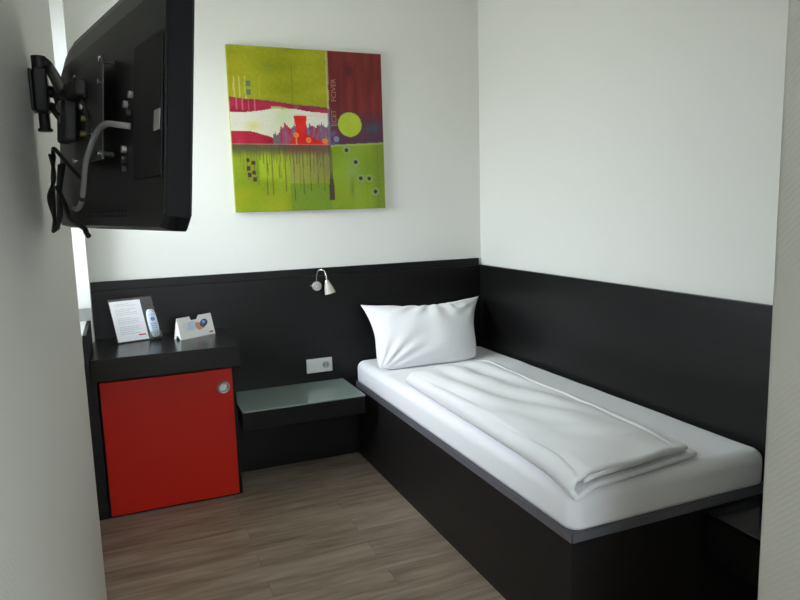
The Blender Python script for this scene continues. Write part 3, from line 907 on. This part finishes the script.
for x, z in ((.006, .080), (.188, .080), (.182, .044), (.178, -.072), (.118, -.034), (.006, -.072)):
    bm = bmesh.new(); cyl(bm, (x, -.0400, z), (x, -.0366, z), .0042, n=14); obj('screw', tvm(bm), M['chrome'], vp)
for x, z, m in ((.075, .017, 'satin'), (.085, -.004, 'brass'), (.080, -.030, 'brass')):
    bm = bmesh.new(); cyl(bm, (x, -.045, z), (x, -.0366, z), .0055, n=12); obj('bolt', tvm(bm), M[m], vp)
bm = bmesh.new(); quad_prism(bm, [(.038, -.041, .022), (.046, -.041, .034), (.094, -.041, .012), (.086, -.041, -.000)], (0, 1, 0), .004); obj('tilt_link', tvm(bm), M['plate'], vp)

# cables
ca = thing('antenna_cable', 'grey antenna cable curving down across the back of the television', 'cable', tuple(tvp(.3, -.04, -.03)))
bm = bmesh.new()
tube(bm, [tuple(tvp(*p)) for p in ((.310, -.0240, -.040), (.297, -.040, -.038), (.262, -.046, -.034), (.222, -.048, -.039), (.186, -.048, -.052), (.158, -.048, -.068), (.135, -.048, -.085), (.105, -.044, -.115), (.075, -.040, -.142), (.030, -.034, -.155), (-.030, -.026, -.160), (-.066, -.024, -.158))], .0048, 12)
obj('lead', bm, M['cable_g'], ca, smooth=True)
bm = bmesh.new(); tube(bm, [tuple(tvp(*p)) for p in ((.079, -.0405, -.139), (.071, -.0395, -.145))], .0062, 12, 0); obj('cable_tie', bm, M['cable_b'], ca)
bm = bmesh.new()
for k in range(4):
    o1 = .007*k
    tube(bm, [tuple(tvp(*p)) for p in ((-.160+o1, -.042-.004*k, -.050), (-.180+o1, -.042, -.095), (-.187-o1*.3, -.038-.003*k, -.135), (-.190-o1*.4, -.036, -.178), (-.172+o1, -.034-.004*k, -.200-.002*k), (-.152+o1, -.036, -.178), (-.145+o1, -.038, -.125), (-.130+o1*2, -.038, -.070))], .0036, 8)
tube(bm, [tuple(tvp(*p)) for p in ((-.145, -.040, -.115), (-.095, -.036, -.148), (-.050, -.034, -.180), (.020, -.026, -.196), (.034, -.024, -.206), (.042, -.022, -.211))], .0050, 8)
tube(bm, [tuple(tvp(*p)) for p in ((-.155, -.044, -.055), (-.120, -.050, -.040), (-.060, -.040, -.070), (-.020, -.024, -.100), (.010, -.0175, -.108))], .004, 8)
o = obj('power_cord', bm, M['cable_b'], tv, smooth=True); o['label'] = 'black power cord bundled in loops'
bm = bmesh.new()
tube(bm, [tuple(tvp(*p)) for p in ((.114, -.050, .020), (.128, -.048, .010), (.140, -.046, -.012), (.142, -.044, -.040))], .0028, 8)
obj('wire', bm, M['cable_b'], br, smooth=True)

# ------------------------------------------------------------------ camera
F = Vector((.37853626, .91478809, -.14097184)); R_ = Vector((.92211861, -.38589015, -.02803667)); U = Vector((.08004726, .11937987, .98961653))
cam = bpy.data.cameras.new('camera'); co = bpy.data.objects.new('camera', cam); COL.objects.link(co)
cam.sensor_width = 36; cam.lens = 660.9987*36/800; cam.clip_start = .02
Mx = Matrix((R_, U, -F)).transposed().to_4x4(); Mx.translation = Vector((-2.0389, -3.605, 1.4512))
co.matrix_world = Mx
S.camera = co

# ------------------------------------------------------------------ light: overcast daylight through the niche window and an added fill window
w = bpy.data.worlds.new('sky'); S.world = w; w.use_nodes = True
nt = w.node_tree; bg = nt.nodes['Background']
tc = nt.nodes.new('ShaderNodeTexCoord'); sp = nt.nodes.new('ShaderNodeSeparateXYZ')
rp_ = nt.nodes.new('ShaderNodeValToRGB'); mr = nt.nodes.new('ShaderNodeMapRange')
mr.inputs['From Min'].default_value = -1; mr.inputs['From Max'].default_value = 1
nt.links.new(tc.outputs['Generated'], sp.inputs[0]); nt.links.new(sp.outputs['Z'], mr.inputs['Value']); nt.links.new(mr.outputs[0], rp_.inputs['Fac'])
e = rp_.color_ramp.elements
e[0].position = .46; e[0].color = (.42, .43, .42, 1); e[1].position = .56; e[1].color = (.90, .96, 1.05, 1)
nt.links.new(rp_.outputs['Color'], bg.inputs['Color']); bg.inputs['Strength'].default_value = 16.6
for loc_, rot_, sx, sy in (((-2.60, (NY0+NY1)/2, 1.745), (0, -PI/2, 0), 1.3, 1.0), ((-1.56, -5.18, 1.60), (PI/2, 0, PI), .74, 1.40)):
    pl = bpy.data.lights.new('window_portal', 'AREA'); pl.shape = 'RECTANGLE'; pl.size = sx; pl.size_y = sy
    pl.cycles.is_portal = True
    plo = bpy.data.objects.new('window_portal', pl); COL.objects.link(plo)
    plo.location = loc_; plo.rotation_euler = rot_
S.view_settings.view_transform = 'Standard'; S.view_settings.look = 'None'
S.view_settings.gamma = 1; S.view_settings.exposure = 0
try: S.cycles.max_bounces = 16; S.cycles.diffuse_bounces = 8; S.cycles.transparent_max_bounces = 12; S.cycles.use_denoising = True
except Exception: pass
